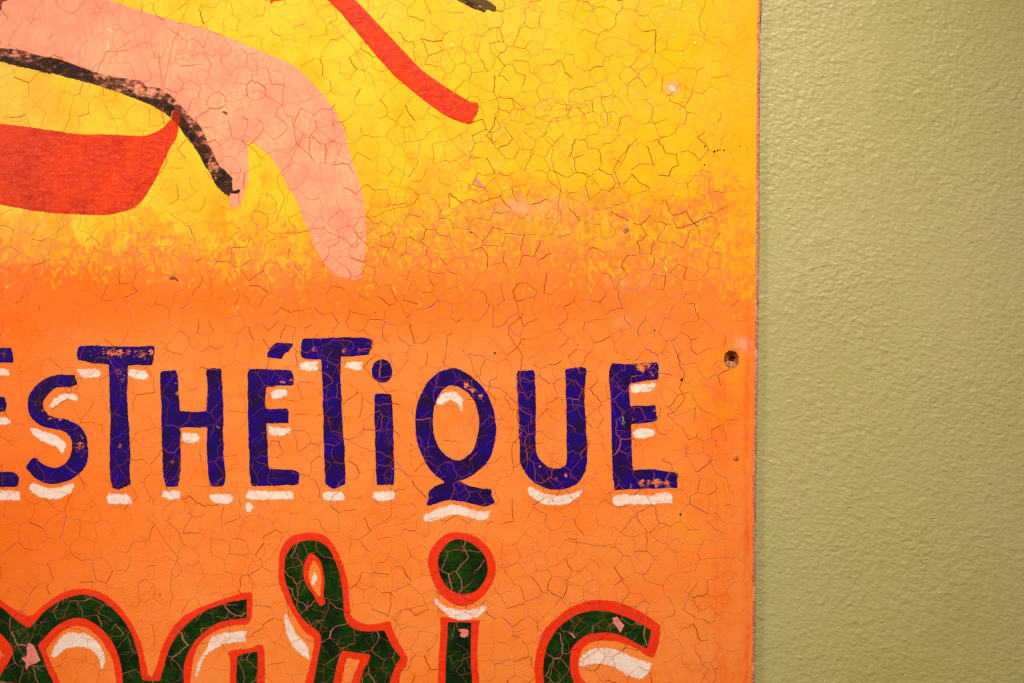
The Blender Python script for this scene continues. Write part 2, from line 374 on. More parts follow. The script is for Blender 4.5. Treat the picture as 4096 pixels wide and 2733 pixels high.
# the countersunk screw hole
hv, hf = [], []; n = len(hole_loop)
cx, cy = HOLE
rings = [(1.0, -.00001, 0, 0), (.93, -.0006, 0, 0), (.80, -.0016, 1, -1), (.66, -.0024, 3, -3), (.50, -.0030, 5, -2), (.40, -.0060, 6, -1), (.36, -.0088, 6, -1)]
for r, h, dx, dy in rings:
    for x, y in hole_loop:
        jit = noise.noise(Vector((x*.09, y*.09, r*7)))
        hv.append(world(cx+(x-cx)*r*(1+.10*jit*(r < .98))+dx, cy+(y-cy)*r*(1+.10*jit*(r < .98))+dy, h+.0005*jit*(r < .98)))
for q in range(len(rings)-1):
    for i in range(n): hf.append((q*n+i, q*n+(i+1) % n, (q+1)*n+(i+1) % n, (q+1)*n+i))
sh = link('screw_hole', mesh('screw_hole', hv, hf[:], M_rust), SIGN); sh['label'] = 'rusty empty screw hole by the right edge'
bv = [world(cx+6+.42*(x-cx), cy-1+.42*(y-cy), -.0072) for x, y in hole_loop]
link('bore', mesh('bore', bv, [tuple(range(n))], M_dark, smooth=False), sh)
# bright bent lip of metal at the lower left of the hole
lp = smooth_loop(V('H', '945,775 990,765 1030,775 1060,790 1085,840 1078,868! 1020,845 965,815'), step=3, amp=1)
vv2, ff2, be2 = fill([lp], 5); 
lv = [world(x, y, -.0004-.0016*max(0, 1-math.hypot(x-cx, y-cy)/32)) for x, y in vv2]
fl = ff2.tolist(); a, b, c_ = (Vector(lv[i]) for i in fl[0]); 
if (b-a).cross(c_-a).y > 0: fl = [f[::-1] for f in fl]
s = N('worn_rust'); e1 = s.noise(400, 4, .6); M_worn = s.finish(s.mix(s.mapr(e1, .4, .6), col(150, 74, 28), col(216, 134, 74)), .45, s.bump(e1, 1, .0006), .5)
link('bent_lip', mesh('bent_lip', lv, fl, M_worn), sh)

def disc(name, x, y, rx, ry, h, m, parent=None, label=None, n=16, seed=1, dome=True):
    vs = [world(x, y, h)]; fs = []
    for q, (r, hh) in enumerate(((.45, h*.96), (.8, h*.7), (1, -.00002))):
        for i in range(n):
            a = 2*math.pi*i/n; j = 1+.16*noise.noise(Vector((math.cos(a)*1.5, math.sin(a)*1.5, seed)))*2
            vs.append(world(x+rx*r*j*math.cos(a), y-ry*r*j*math.sin(a), hh))
    fs += [(0, 1+i, 1+(i+1) % n) for i in range(n)]
    for q in range(2):
        for i in range(n): fs.append((1+q*n+i, 1+(q+1)*n+i, 1+(q+1)*n+(i+1) % n, 1+q*n+(i+1) % n))
    a_, b_, c2 = (Vector(vs[i]) for i in fs[0])
    if (b_-a_).cross(c2-a_).y > 0: fs = [f[::-1] for f in fs]
    o = link(name, mesh(name, vs, fs, m), parent or SIGN)
    if label: o['label'] = label
    return o
s = N('overpainted_nail'); e1 = s.noise(420, 4, .6); M_nail = s.finish(s.mix(s.mapr(e1, .42, .6), col(196, 84, 20), col(246, 116, 34)), .4, s.bump(e1, 1, .0006), .5)
nh = disc('nail_head', 2944, 1833, 13, 14, .0006, M_nail, label='small nail head painted over in orange')
disc('dent', 2946, 1835, 6, 7, .00075, M_rust, nh)
for x, y, r, q in ((2727, 1519, 6.5, 1), (2722, 2058, 5, 2), (1979, 1412, 5, 3), (2211, 2003, 3, 4), (2618, 1322, 4, 5), (2310, 1380, 3, 6), (1885, 930, 4, 7), (2866, 2735-60, 3, 8), (1135+510, 1780, 3, 9), (2960, 585, 3, 10), (2858, 606, 5, 21), (2870, 602, 4, 22), (2880, 600, 3, 23), (2896, 602, 4, 24), (2819, 586, 4, 25), (2818, 660, 4, 26), (2810, 1330, 2.5, 27), (2350, 2600, 2.5, 28), (2080, 1640, 2.5, 29), (640, 2380, 3, 30), (1500, 1250, 3, 31)):
    disc('speck', x, y, r, r*1.15, .0004, M_speck, n=10, seed=q)
disc('speck', 2503, 920, 12, 15, .0005, M_worn, seed=12, label='round rusty brown scab in the faded band')

# ---------------------------------------------------------------- the painted figure at the top
H1, H2, H3, H4 = .00010, .00018, .00026, .00034
pink_pts = (V('I', '-500,-300! 400,-240! 1130,0 1350,72 1600,150 1850,215') + V('K', '0,215 300,290 600,405 850,515 1050,597 1250,692 1400,830 1550,990 1680,1170 1770,1370')
    + V('L', '1800,60 1845,200 1885,330 1925,450 1962,600 1988,800 1998,1000 1990,1200 1955,1350 1950,1440 1960,1500! 1900,1480 1885,1540! 1850,1490 1780,1478! 1690,1450 1610,1390 1520,1250 1440,1100 1380,950 1330,820 1270,680 1180,520 1100,360 1020,230 950,160 870,100 757,35! 768,120 775,300 765,420 740,530 712,620 690,690 655,732 600,742 568,715! 570,600! 450,500 395,390 310,250 230,140')
    + V('I', '1990,1480 1880,1320 1800,1220 1700,1140 1550,1060 1400,1010 1200,940 1000,870 700,790 330,700 0,620 -500,500!'))
arm = paint('arm', pink_pts, M_pink, H1, kind='pink', label='pale pink arm and hand with two pointed fingers', amp=1.3, rough=(P_ := [(1450, 1130, 45, 1.0)]), g=14)
blk = (V('I', '-500,380! 0,500 100,508 250,532 450,588 600,608 750,665 900,718 980,755 1100,778 1250,808 1400,832 1500,862 1530,905 1640,915 1720,950 1800,1010 1880,1090 1960,1180 2040,1265')
    + V('K', '200,1235 280,1345 340,1470') + V('L', '345,60 400,150 440,250 500,325 560,385 602,430 598,500 606,560! 678,535! 684,580! 640,595 578,585! 572,625! 500,572 430,508 380,402 300,275 230,150 130,0')
    + V('I', '2040,1560 1950,1440 1870,1325 1790,1240 1700,1172 1550,1087 1400,1030 1200,958 1000,890 870,855 700,810 540,766! 530,780! 330,725 200,696 100,676 0,646 -500,520!'))
I_ = lambda x, y: (x*800/2091, y*800/2091)
K_ = lambda x, y: (700+x*800/2091, y*800/2091)
L_ = lambda x, y: (700+x*800/2091, 550+y*800/2091)
dr = [(*I_(60, 540), 30, 1.0), (*I_(160, 560), 32, .9), (*I_(280, 580), 34, .85), (*I_(400, 620), 30, .8), (*I_(540, 690), 40, .6), (*I_(720, 740), 40, .65), (*I_(860, 770), 34, .6),
      (*I_(1080, 835), 45, 1.0), (*I_(1200, 875), 42, 1.05), (*I_(1330, 900), 50, 1.25), (*I_(1450, 925), 50, 1.5), (*I_(1580, 965), 36, 1.8), (*I_(1700, 975), 30, 1.35), (*I_(1850, 1080), 26, 1.5),
      (*I_(1960, 1190), 26, 1.3), (*I_(2040, 1290), 26, 1.1), (*K_(230, 1330), 24, .85), (*K_(300, 1440), 26, .8), (*L_(390, 190), 24, 1.0), (*L_(400, 300), 40, 1.35), (*L_(450, 350), 26, 1.1), (*L_(430, 430), 26, 1.2), (*L_(510, 500), 26, .7), (*L_(560, 420), 18, .5)]
M_haze = coat('black_drybrush', col(60, 30, 16), col(96, 52, 34), col(44, 22, 12), rough=.5, spec=.15, soft=.16, blot=70, thin=.12, feather=8)
os_ = paint('outline_stroke', blk, M_haze, H2, kind='pink', dry=[(x, y, r_, a_*.72) for x, y, r_, a_ in dr], label='dry black brush line under the pink arm', amp=1.4, g=7, cover=False)
core = (V('I', '-500,430! 0,585 90,605 200,645 330,655 420,618 520,602 620,620 750,668 900,722 975,770 1005,868! 1100,912 1200,945 1350,990 1500,1010 1600,1028 1730,1046 1800,1100 1880,1170 1960,1275 2040,1385')
    + V('K', '170,1310 235,1420 285,1500') + V('L', '330,80 362,160 352,235 335,292! 395,392 440,442! 438,365 500,325 560,385 602,430 598,500 606,560! 678,535! 684,580! 640,595 578,585! 572,625! 500,572 430,508 380,402 300,275 230,150 130,0')
    + V('I', '2040,1560 1950,1440 1870,1325 1790,1240 1700,1172 1550,1087 1400,1030 1200,958 1000,890 870,855 700,810 540,766! 530,780! 330,725 200,696 100,676 0,646 -500,520!'))
paint('stroke_core', core, M_black, H2+.00003, parent=os_, kind='black', dry=[(*I_(60, 600), 22, .75), (*I_(200, 650), 26, .7), (*I_(340, 660), 26, .7), (*I_(520, 690), 30, .62), (*I_(700, 740), 36, .66), (*I_(860, 760), 30, .7), (*I_(950, 800), 24, .8), (*L_(340, 200), 18, .8), (*L_(450, 350), 20, .9), (*L_(520, 480), 24, .7), (*L_(640, 560), 14, .7)], amp=2.2, g=6, rough=[(*L_(480, 360), 30, 1.2), (*L_(350, 230), 26, 1.0)])
red = V('J', '-500,180! 0,245 250,275 500,310 750,345 900,360 1100,358 1350,370 1500,372 1600,345 1700,290 1760,225 1790,180! 1875,240! 1850,390 1780,500 1700,680 1600,880 1490,1050 1400,1130 1300,1165 1150,1200 1000,1205 750,1195 500,1180 300,1150 150,1125 0,1095 -500,1010!')
J_ = lambda x, y: (x*800/2091, 400+y*800/2091)
paint('red_shape', red, M_red, H3, kind='red', dry=[(*J_(1230, 800), 36, .62), (*J_(700, 560), 16, .7), (*J_(1110, 1110), 18, .95), (*J_(600, 1100), 14, .8), (*J_(1060, 900), 30, .45)], label='flat red bowl-shaped patch at the left', amp=1.2, g=14)
# red over black where they cross
M_dkred = coat('dark_red_overlap', col(150, 30, 8), col(120, 26, 8), col(170, 44, 10), rough=.25)
paint('overlap_dab', V('J', '1785,190! 1800,120 1830,100 1870,120 1885,180 1872,270! 1840,255'), M_dkred, .00037, kind='red', dry=[(*J_(1830, 150), 16, .7)], amp=2, g=5, label='dark red dab where the red meets the black line')
paint('red_stroke', V('M', '100,-170! 280,0 400,115 500,230 600,350 700,470 800,590 880,680 980,790 1080,880 1200,975 1300,1058 1400,1130 1500,1200 1600,1250 1700,1288 1790,1300! 1825,1240 1868,1150 1865,1095! 1876,1068! 1800,1070! 1650,990 1500,890 1380,808 1250,708 1150,600 1050,498 930,370 800,230 680,100 580,0 430,-170!'),
      M_red, H3, kind='red', label='curved red line ending above the faded band', amp=1.2, rough=[(1200+1830*.3826, 1180*.3826, 60, .8)])
paint('red_stroke', V('K', '960,-180! 985,-60 993,30 996,104! 1012,35 1060,14 1130,4 1190,-60 1230,-180!'), M_red, H3, kind='red', label='tip of a red shape cut off by the top of the picture', g=6)
tip = paint('black_stroke', V('M', '1300,-200! 1500,-80 1640,2 1750,62 1830,100 1945,136! 1938,105! 1890,70 1800,10 1700,-70 1650,-200!'), M_black, H3, kind='black', label='black stroke tip at the top', dry=[(1200+1850*.3826, 60*.3826, 24, .5)], g=7, rough=[(1930, 45, 30, .8)])
M_olive = coat('olive_brown', col(86, 60, 6), col(70, 40, 6), col(96, 70, 10), rough=.5, spec=.15)
paint('olive_end', V('M', '1945,112! 1955,96 2000,118! 2042,128! 2056,72! 1990,22 1900,-25 1800,-80 1760,-150! 1700,-150! 1800,20 1890,66'), M_olive, .00030, kind='black', parent=tip, g=6)
paint('dark_corner_stroke', V('I', '-300,-260! 90,-60! 88,-4! 60,15 25,18 8,62 6,110 -300,140!'), M_dkred, H2, kind='black', label='dark stroke end in the upper left corner', g=8)

# ---------------------------------------------------------------- navy letters with cream highlights
B_ = lambda v, x, y: (VIEWS[v][0]+x*VIEWS[v][2], VIEWS[v][1]+y*VIEWS[v][2])
def letter(txt, view, outline, highs=(), holes=(), dry=(), rough=(), extra=()):
    d = [(*B_(view, x, y), r*1.2, a*1.05) for x, y, r, a in dry]; rg = [(*B_(view, x, y), r, a) for x, y, r, a in rough]
    o = paint('letter', V(view, outline) if isinstance(outline, str) else outline, M_navy, H3, holes=[V(view, q) for q in holes], dry=d, rough=rg, kind='navy', label='navy painted letter '+txt, amp=2.0, g=8)
    for nm, q in extra:
        paint(nm, V(view, q) if isinstance(q, str) else q, M_navy, H3, parent=o, dry=d, rough=rg, kind='navy', amp=1.5, g=6)
    for q in highs:
        paint('highlight', V(view, q) if isinstance(q, str) else q, M_white, H2, parent=o, kind='white', amp=2.4, soft=5, g=6)
    return o
letter('E cut off by the left side of the picture', 'A', '-280,185! 90,175! 108,268! 103,298! -130,305! -130,565! 40,560! 57,630! 45,680! -130,690! -125,1150! 115,1150! 155,1200! 140,1270! -265,1280!',
       ['-120,340! 70,338! 85,402! -120,405!', '-120,720! 60,722 90,755! 60,790 -120,785!', '-250,1297! 160,1300! 166,1378! -240,1388!'], dry=[(20, 225, 16, .7)], rough=[(150, 1210, 30, 1)])
letter('S', 'A', '590,390! 612,468! 540,492 450,495 395,530 350,590 345,640 370,690 430,725 530,740 620,790 675,870 693,970 690,1060 660,1130 590,1195 500,1235 410,1248 330,1235 260,1190 200,1115! 250,1040! 285,1035! 320,1075 370,1105 440,1115 500,1090 545,1040 560,970 555,900 520,845 470,825 400,812 330,795 265,750 225,690 212,620 225,560 260,500 320,440 400,400 480,387',
       ['380,645 425,575 500,542 590,538 615,562 602,602 530,592 470,612 420,655', '230,795 290,820 400,850 480,890 518,940 508,990 492,1020 440,962 380,938 300,903 240,850', '225,1270 255,1236 330,1258 420,1280 520,1250 582,1238 575,1300 500,1350 420,1370 320,1357 250,1312'],
       dry=[(625, 950, 46, .7), (630, 860, 34, .62), (390, 725, 14, .85), (470, 745, 12, .8), (335, 670, 10, .9), (640, 1040, 20, .6)], rough=[(600, 430, 30, 1), (470, 500, 60, .5), (640, 1150, 60, .5), (250, 1050, 30, .8)])
letter('T, the lower of the two', 'A', '625,158! 1010,168 1210,163! 1214,215 1200,318! 1005,320! 1000,500 1000,640 1018,800 1022,1000 1018,1180 1028,1250! 930,1292 880,1275! 862,1200 860,1000 862,700 855,500 850,312! 720,298 610,280! 598,230 610,165!',
       ['597,347 780,340! 792,400 690,422 640,417 618,380', '1008,352! 1142,352! 1168,412 1080,432 1002,397', '850,1320! 1000,1324 1022,1350 1044,1396! 1000,1412 860,1410! 833,1360'],
       dry=[(700, 212, 26, .55), (760, 208, 26, .62), (820, 212, 26, .72), (880, 218, 30, .85), (940, 220, 30, .85), (1000, 215, 26, .7), (1060, 222, 30, .68), (1120, 230, 34, .7), (1175, 215, 34, .7), (930, 370, 30, .68), (960, 420, 26, .68), (900, 350, 24, .6), (960, 560, 16, .7), (940, 950, 14, .8), (700, 215, 14, .6)], rough=[(610, 220, 40, .8), (1200, 240, 50, .8), (940, 1285, 50, 1)])
letter('H', 'A', '1262,360! 1380,352! 1392,400 1405,560 1410,672! 1500,678 1618,674! 1622,500 1612,360! 1640,340 1735,345! 1742,420 1752,600 1752,800 1755,1000 1770,1200 1745,1270! 1655,1272! 1632,1180 1622,1000 1622,805! 1415,805! 1418,1000 1415,1150 1400,1270! 1300,1268! 1278,1180 1270,1000 1265,800 1262,600 1252,400',
       ['1428,845 1550,845 1560,870! 1577,890! 1540,930 1440,924', '1275,1296! 1412,1293! 1418,1367! 1340,1373 1267,1350', '1648,1328 1800,1323 1832,1365 1800,1404 1690,1400 1640,1360'],
       dry=[(1395, 540, 16, .85), (1388, 460, 12, .8), (1715, 800, 16, .7), (1730, 430, 12, .7), (1360, 1085, 18, .75), (1720, 900, 14, .6)], rough=[(1740, 1240, 40, .8), (1690, 345, 30, .7)])
letter('E under the accent', 'B', '190,348! 300,345 525,348! 543,420 535,478! 430,478 328,490! 318,580 320,655! 490,655! 503,680 500,775! 325,772! 330,900 340,1050 342,1130! 450,1130 540,1135 588,1165! 572,1252! 400,1262 215,1265! 198,1240 190,1100 183,900 178,700 175,500 172,390',
       ['368,505! 485,500! 492,555! 430,578 378,585 353,545', '333,790! 440,800 521,803! 515,852 420,877 350,867!', '182,1295! 535,1300! 544,1370! 240,1377 160,1350', ell('B', 186, 1430, 38, 44)],
       dry=[(450, 450, 16, .85), (520, 440, 14, .8), (300, 480, 14, .6), (480, 380, 20, .5)], rough=[(540, 420, 40, .9), (575, 1200, 30, .9)],
       extra=[('accent', '400,133! 530,143! 540,160! 500,205 462,235 448,270! 330,255! 330,225 360,170')])
letter('T, the higher of the two', 'B', '610,105! 850,98 1080,95 1160,122! 1148,180 1130,238! 1000,248 910,250! 908,400 918,600 925,800 940,950 943,1100 945,1250! 850,1285 785,1245! 780,1100 772,900 768,700 762,500 752,270! 640,268 595,255! 592,210 600,130',
       ['590,288! 740,281! 722,320 742,350! 690,366 583,359!', '955,289! 1087,290! 1073,320 1086,352! 1040,359 928,335', '768,1307! 930,1299! 947,1340 940,1384! 800,1382 753,1345'],
       dry=[(700, 190, 20, .75), (760, 195, 14, .6), (940, 205, 22, .7), (1040, 190, 20, .65), (870, 160, 14, .5), (800, 330, 14, .6)], rough=[(600, 200, 30, 1.2), (1150, 170, 40, .9), (860, 1280, 50, .9)])
letter('i', 'B', '1175,540! 1300,533! 1312,545 1318,700 1325,900 1328,1100 1328,1262! 1260,1255 1188,1258! 1180,1100 1175,900 1170,700 1168,560',
       ['1163,1303! 1332,1298! 1337,1372! 1210,1387 1152,1345'], rough=[(1260, 1258, 50, 1.1)], dry=[(1190, 355, 10, .7), (1180, 400, 12, .5)], extra=[('dot', ell('B', 1232, 361, 85, 94))])
letter('Q', 'B', '1764,338 1844,350 1944,410 2024,490 2084,600 2119,720 2126,830 2109,960 2064,1070 1984,1150 1900,1200 1834,1222! 1894,1250 1994,1278 2089,1285! 2094,1340 2119,1392! 2054,1421 1964,1410 1864,1387 1780,1373 1720,1385 1640,1405 1575,1422! 1592,1370 1590,1315! 1650,1262 1722,1235! 1620,1150 1545,1030 1500,900 1488,760 1505,640 1560,490 1650,385',
       ['1655,590 1700,540 1770,516 1840,538 1870,600 1864,680 1856,712! 1835,650 1790,605 1740,600 1700,632 1652,620', '1548,1492 1620,1460 1700,1425 1790,1405 1850,1420 1950,1450 2092,1456! 2045,1530 1970,1530 1880,1505 1780,1495 1700,1522 1640,1542 1562,1543'],
       holes=['1760,478 1700,520 1652,620 1633,760 1647,880 1700,990 1770,1045 1830,1062 1894,1030 1954,960 1979,850 1989,740 1969,640 1924,560 1854,500 1800,478'],
       dry=[(1900, 470, 22, .9), (1940, 510, 24, .85), (2010, 560, 26, .7), (1860, 450, 16, .7), (2040, 680, 18, .5)], rough=[(1900, 1190, 50, .7), (2100, 1340, 40, 1.0), (1680, 390, 60, .7), (2050, 520, 60, .5)])
letter('U', 'C', '530,358! 650,348! 668,375 672,550 675,700 672,900 680,1000 720,1070 790,1115 850,1120 900,1100 915,1040 912,900 908,700 905,500 902,350! 960,335 1020,328 1072,342! 1065,420 1058,600 1070,800 1078,1000 1065,1130 1020,1220 940,1275 850,1295 760,1285 660,1235 590,1160 548,1070 540,950 535,800 528,600 522,400',
       ['607,1283 635,1262 720,1308 830,1338 930,1323 1055,1283! 1010,1350 940,1400 850,1421 750,1416 660,1370 608,1315'],
       dry=[(910, 1180, 16, .85), (830, 1210, 12, .8), (700, 1110, 12, .7), (665, 980, 10, .7), (760, 1150, 12, .6)], rough=[(1000, 335, 50, 1.2), (1060, 1120, 60, .7)])
letter('E at the right end of its line', 'C', '1270,296! 1400,305 1620,290! 1636,320 1635,428! 1520,440 1408,462! 1412,560 1415,640! 1460,630 1610,628! 1620,690 1625,750! 1530,770 1420,778! 1425,950 1435,1138! 1500,1135 1600,1132 1790,1160! 1786,1230 1785,1280! 1600,1285 1400,1292 1290,1298! 1275,1200 1268,1000 1262,800 1258,600 1245,400 1245,350!',
       ['1418,480 1480,460 1612,448! 1614,490 1560,527 1428,538', '1432,832 1500,804 1602,825 1607,860 1540,892 1438,884', '1282,1340 1400,1320 1560,1330 1700,1313 1757,1345! 1738,1372 1752,1402! 1600,1409 1400,1414 1288,1414'],
       dry=[(1500, 330, 30, .95), (1590, 380, 24, .7), (1450, 320, 22, .7), (1560, 310, 26, .8), (1440, 650, 12, .6), (1437, 740, 12, .9), (1500, 1245, 26, .85), (1620, 1235, 26, .95), (1700, 1245, 22, .9), (1420, 1255, 18, .7), (1560, 1235, 20, .8), (1600, 660, 14, .7)], rough=[(1620, 690, 50, 1.3), (1790, 1220, 50, 1.0), (1340, 300, 60, .7), (1636, 380, 30, .7)])
paint('resin_drip', V('C', '1353,677 1360,682 1362,730 1366,752 1376,772 1370,786 1352,787 1343,772 1350,748 1349,710'), M_resin, .00050, kind='navy', amp=.6, g=4, label='dried pale drip on the last navy letter')

# ---------------------------------------------------------------- green script letters with red outlines
def script(txt, red_o, green_o, red_holes=(), green_holes=(), whites=(), chips=(), dz=0.0, extra=()):
    o = paint('script_letter', red_o, M_line, H2+dz, holes=red_holes, kind='line', label=txt, amp=1.6, soft=3, g=12)
    paint('green_fill', green_o, M_green, H4+dz, parent=o, holes=green_holes, kind='green', amp=1.3, g=12)
    for nm, q, m, h, kd in extra: paint(nm, q, m, h, parent=o, kind=kd, amp=1.6, soft=3, g=9)
    for q in whites: paint('highlight', q, M_white, .00014, parent=o, kind='white', amp=2.2, soft=4, g=7)
    for q in chips: paint('paint_chip', q, M_chip, .00042, parent=o, kind='chip', amp=1.5, soft=1, g=5)
    return o
script('dark green arched script letter n, outlined in red, at the left',
    V('D', '-350,580! -150,690 0,797 130,885 235,945! 300,935! 400,850 480,790 580,735 700,703 830,703 960,748 1080,845 1190,985 1260,1110 1310,1240 1345,1400 1362,1492! 1400,1500! 1400,1950! -350,1950!'),
    V('D', '-350,650! -150,760 0,865 110,955 215,1035 275,1062! 312,1020! 400,920 520,830 650,775 780,755 900,790 1010,860 1110,960 1190,1080 1240,1200 1275,1350 1295,1470 1308,1535! 1400,1548! 1400,1950! -350,1950!'),
    red_holes=[V('D', '425,1260! 480,1180 560,1100 640,1055 720,1045 800,1065 890,1130 960,1220 1020,1330 1050,1450 1060,1568 1060,1800! 650,1800! 560,1568 520,1480 470,1380'), V('D', '-300,1100! -150,1150 -20,1240 15,1300 -30,1400 -120,1600 -300,1750!')],
    green_holes=[V('D', '350,1225! 430,1130 540,1030 640,980 720,970 820,990 920,1060 1010,1160 1070,1270 1110,1400 1130,1568 1135,1860! 560,1860! 490,1568 450,1480 400,1350'), V('D', '-320,940! -100,1040 0,1108 60,1170 108,1230! 120,1278! 80,1370 30,1450 0,1510 -60,1700 -320,1800!')],
    whites=[V('D', '468,1315 500,1220 560,1140 640,1100 720,1098 810,1115 890,1180 950,1270 970,1350 950,1440 925,1500! 918,1400 898,1330 830,1265 740,1240 660,1245 590,1270 540,1310 500,1337')],
    chips=[V('D', '260,1188! 320,1220! 345,1290! 378,1362! 335,1390! 268,1412! 236,1485! 232,1380! 188,1335! 240,1320! 245,1240!')])
disc('paint_dot', 26*.4356, 2050+1308*.4356, 9, 9, .0003+.0001, M_white, label='tiny cream dot on the red outline')
script('dark green script letter a, outlined in red, joined after the n',
    V('D', '1370,1545! 1440,1400 1466,1290 1530,1145 1620,1012 1740,915') + V('E', '0,868 120,822 250,780 400,728! 485,730! 484,850 470,980 430,1035! 300,1040 180,1070 80,1130 0,1208') + V('D', '1792,1290 1764,1420 1748,1568 1742,1950! 1370,1950!'),
    V('D', '1380,1548! 1470,1545! 1510,1400 1560,1240 1640,1110 1740,1005') + V('E', '0,932 100,880 250,830 432,795! 428,970! 340,980 230,997 140,1030 60,1080 0,1132') + V('D', '1760,1230 1706,1340 1688,1450 1690,1568 1690,1950! 1380,1950!'),
    whites=[V('D', '1812,1520 1784,1500 1800,1430 1830,1340 1880,1265') + V('E', '80,1170 140,1125 230,1098 330,1090 443,1088! 425,1130 432,1187! 330,1200 230,1217 150,1252 70,1310 20,1390')],
    dz=.00002,
    extra=[('stem', V('E', '250,1290 290,1260 400,1250 500,1230 530,1208! 578,1210! 596,1300 596,1568 600,1950! 262,1950! 270,1568 276,1400 265,1320'), M_line, H2+.00002, 'line'),
           ('stem_fill', V('E', '340,1325! 400,1300 528,1275! 528,1400 522,1568 520,1950! 325,1950! 330,1568'), M_green, H4+.00002, 'green')])
script('dark green script letter r with a tall loop, outlined in red',
    V('E', '1010,178 1130,202 1210,272 1270,370 1320,500 1350,600 1368,720 1375,850 1385,930 1420,975 1480,1010 1560,1025 1650,1012 1750,993! 1762,1050 1800,1130 1850,1230 1908,1330! 1897,1410 1850,1470 1830,1568 1800,1750 1780,1950! 870,1950! 960,1568 1000,1430 1030,1310 1045,1200 1040,1150 990,1120 930,1060 870,960 810,860 760,740 725,640 718,540 725,430 745,330 800,250 880,200'),
    V('E', '1000,258 1090,265 1160,310 1210,380 1255,480 1285,580 1305,700 1318,820 1324,940 1350,1010 1400,1060 1480,1090 1560,1095 1692,1085! 1730,1160 1770,1240 1842,1335! 1790,1420 1760,1500 1745,1568 1700,1950! 950,1950! 1040,1568 1070,1430 1090,1300 1108,1200 1100,1120 1040,1060 980,1010 910,930 850,820 800,680 775,560 785,420 830,330 900,275'),
    red_holes=[V('E', '1045,435! 1015,500 1000,560 1012,640 1050,715 1097,772! 1108,690 1112,600 1090,510'), V('E', '1350,1340! 1468,1355! 1430,1440 1390,1568 1330,1950! 1230,1950! 1300,1568 1330,1420')],
    green_holes=[V('E', '1010,372! 970,450 950,520 955,600 990,680 1040,760 1108,862! 1152,832! 1134,760 1140,660 1135,560 1110,460 1062,400'), V('E', '1280,1310 1318,1265! 1400,1285 1567,1308! 1540,1380 1500,1450 1470,1568 1440,1700 1400,1950! 1150,1950! 1222,1568 1260,1400')],
    whites=[V('E', '1048,520 1075,570 1070,620 1048,680 1030,692 1018,630 1032,560'), V('E', '755,870! 765,950 780,1080 810,1160 850,1240 920,1310 1012,1357! 1000,1250 960,1190 900,1120 850,1040 800,950')], dz=.00001)
script('dark green script letter i with a big round dot, outlined in red',
    V('F', '368,958! 450,962 560,985 737,985! 727,1050 716,1200 716,1400 730,1568 742,1950! 330,1950! 345,1568 355,1300 368,1100'),
    V('F', '440,1005! 656,1010! 650,1200 650,1400 665,1568 672,1950! 410,1950! 418,1568 425,1300 435,1150'),
    whites=[V('F', '313,762! 370,820 440,865 540,885 650,885 740,860 792,838! 803,890 760,932 680,972 570,992 460,966 380,900 320,830')],
    chips=[V('F', '536,1070! 585,1066! 628,1078! 626,1140! 580,1155! 545,1140! 556,1110!')],
    extra=[('dot', V('F', '500,180 620,190 730,240 820,330 870,430 881,530 852,640 780,750 690,830 600,861 500,850 410,790 330,700 272,560 256,440 280,340 350,250 430,195'), M_line, H2, 'line'),
           ('dot_fill', V('F', '550,245 650,280 730,340 790,430 806,540 770,640 700,720 600,752 500,735 420,670 370,580 346,470 370,370 430,290 490,255'), M_green, H4, 'green')])
script('dark green script letter s, outlined in red, last of the word',
    V('G', '95,1568 85,1430 100,1290 140,1160 200,1050 290,960 400,880 520,825 640,803 780,808 920,845 1050,900 1150,965 1246,1040! 1240,1120 1225,1220 1200,1300 1188,1347! 1120,1322 1050,1270 950,1220 830,1185 700,1180 600,1200 530,1260 495,1340 490,1420 510,1500 560,1568 700,1750 850,1950! 150,1950! 110,1700'),
    V('G', '172,1568 165,1450 180,1320 220,1190 290,1080 380,995 490,930 620,905 760,910 900,950 1020,1000 1157,1080! 1145,1160 1120,1252! 1040,1210 950,1160 830,1115 700,1105 590,1120 500,1170 430,1250 410,1350 415,1450 440,1540 480,1620 600,1800 750,1950! 230,1950! 190,1700'),
    whites=[V('G', '485,1388! 510,1330 580,1270 680,1240 780,1240 900,1280 1010,1330 1100,1365 1168,1375! 1150,1450 1110,1500 1060,1532 960,1510 860,1450 760,1405 650,1395 560,1415 508,1438')],
    chips=[V('G', '790,950! 820,962! 852,948! 885,1000! 916,1030! 900,1078! 872,1112! 835,1050! 800,1012! 808,985!'), V('G', '385,1098! 440,1110! 470,1150! 452,1166! 420,1125!')])
M_pale = coat('pale_bare_patch', col(255, 196, 164), col(255, 184, 120), col(255, 206, 180), feather=10, soft=.1)
M_scr = coat('scratch', col(120, 66, 14), col(160, 90, 10), col(100, 50, 10), feather=3, soft=.1)
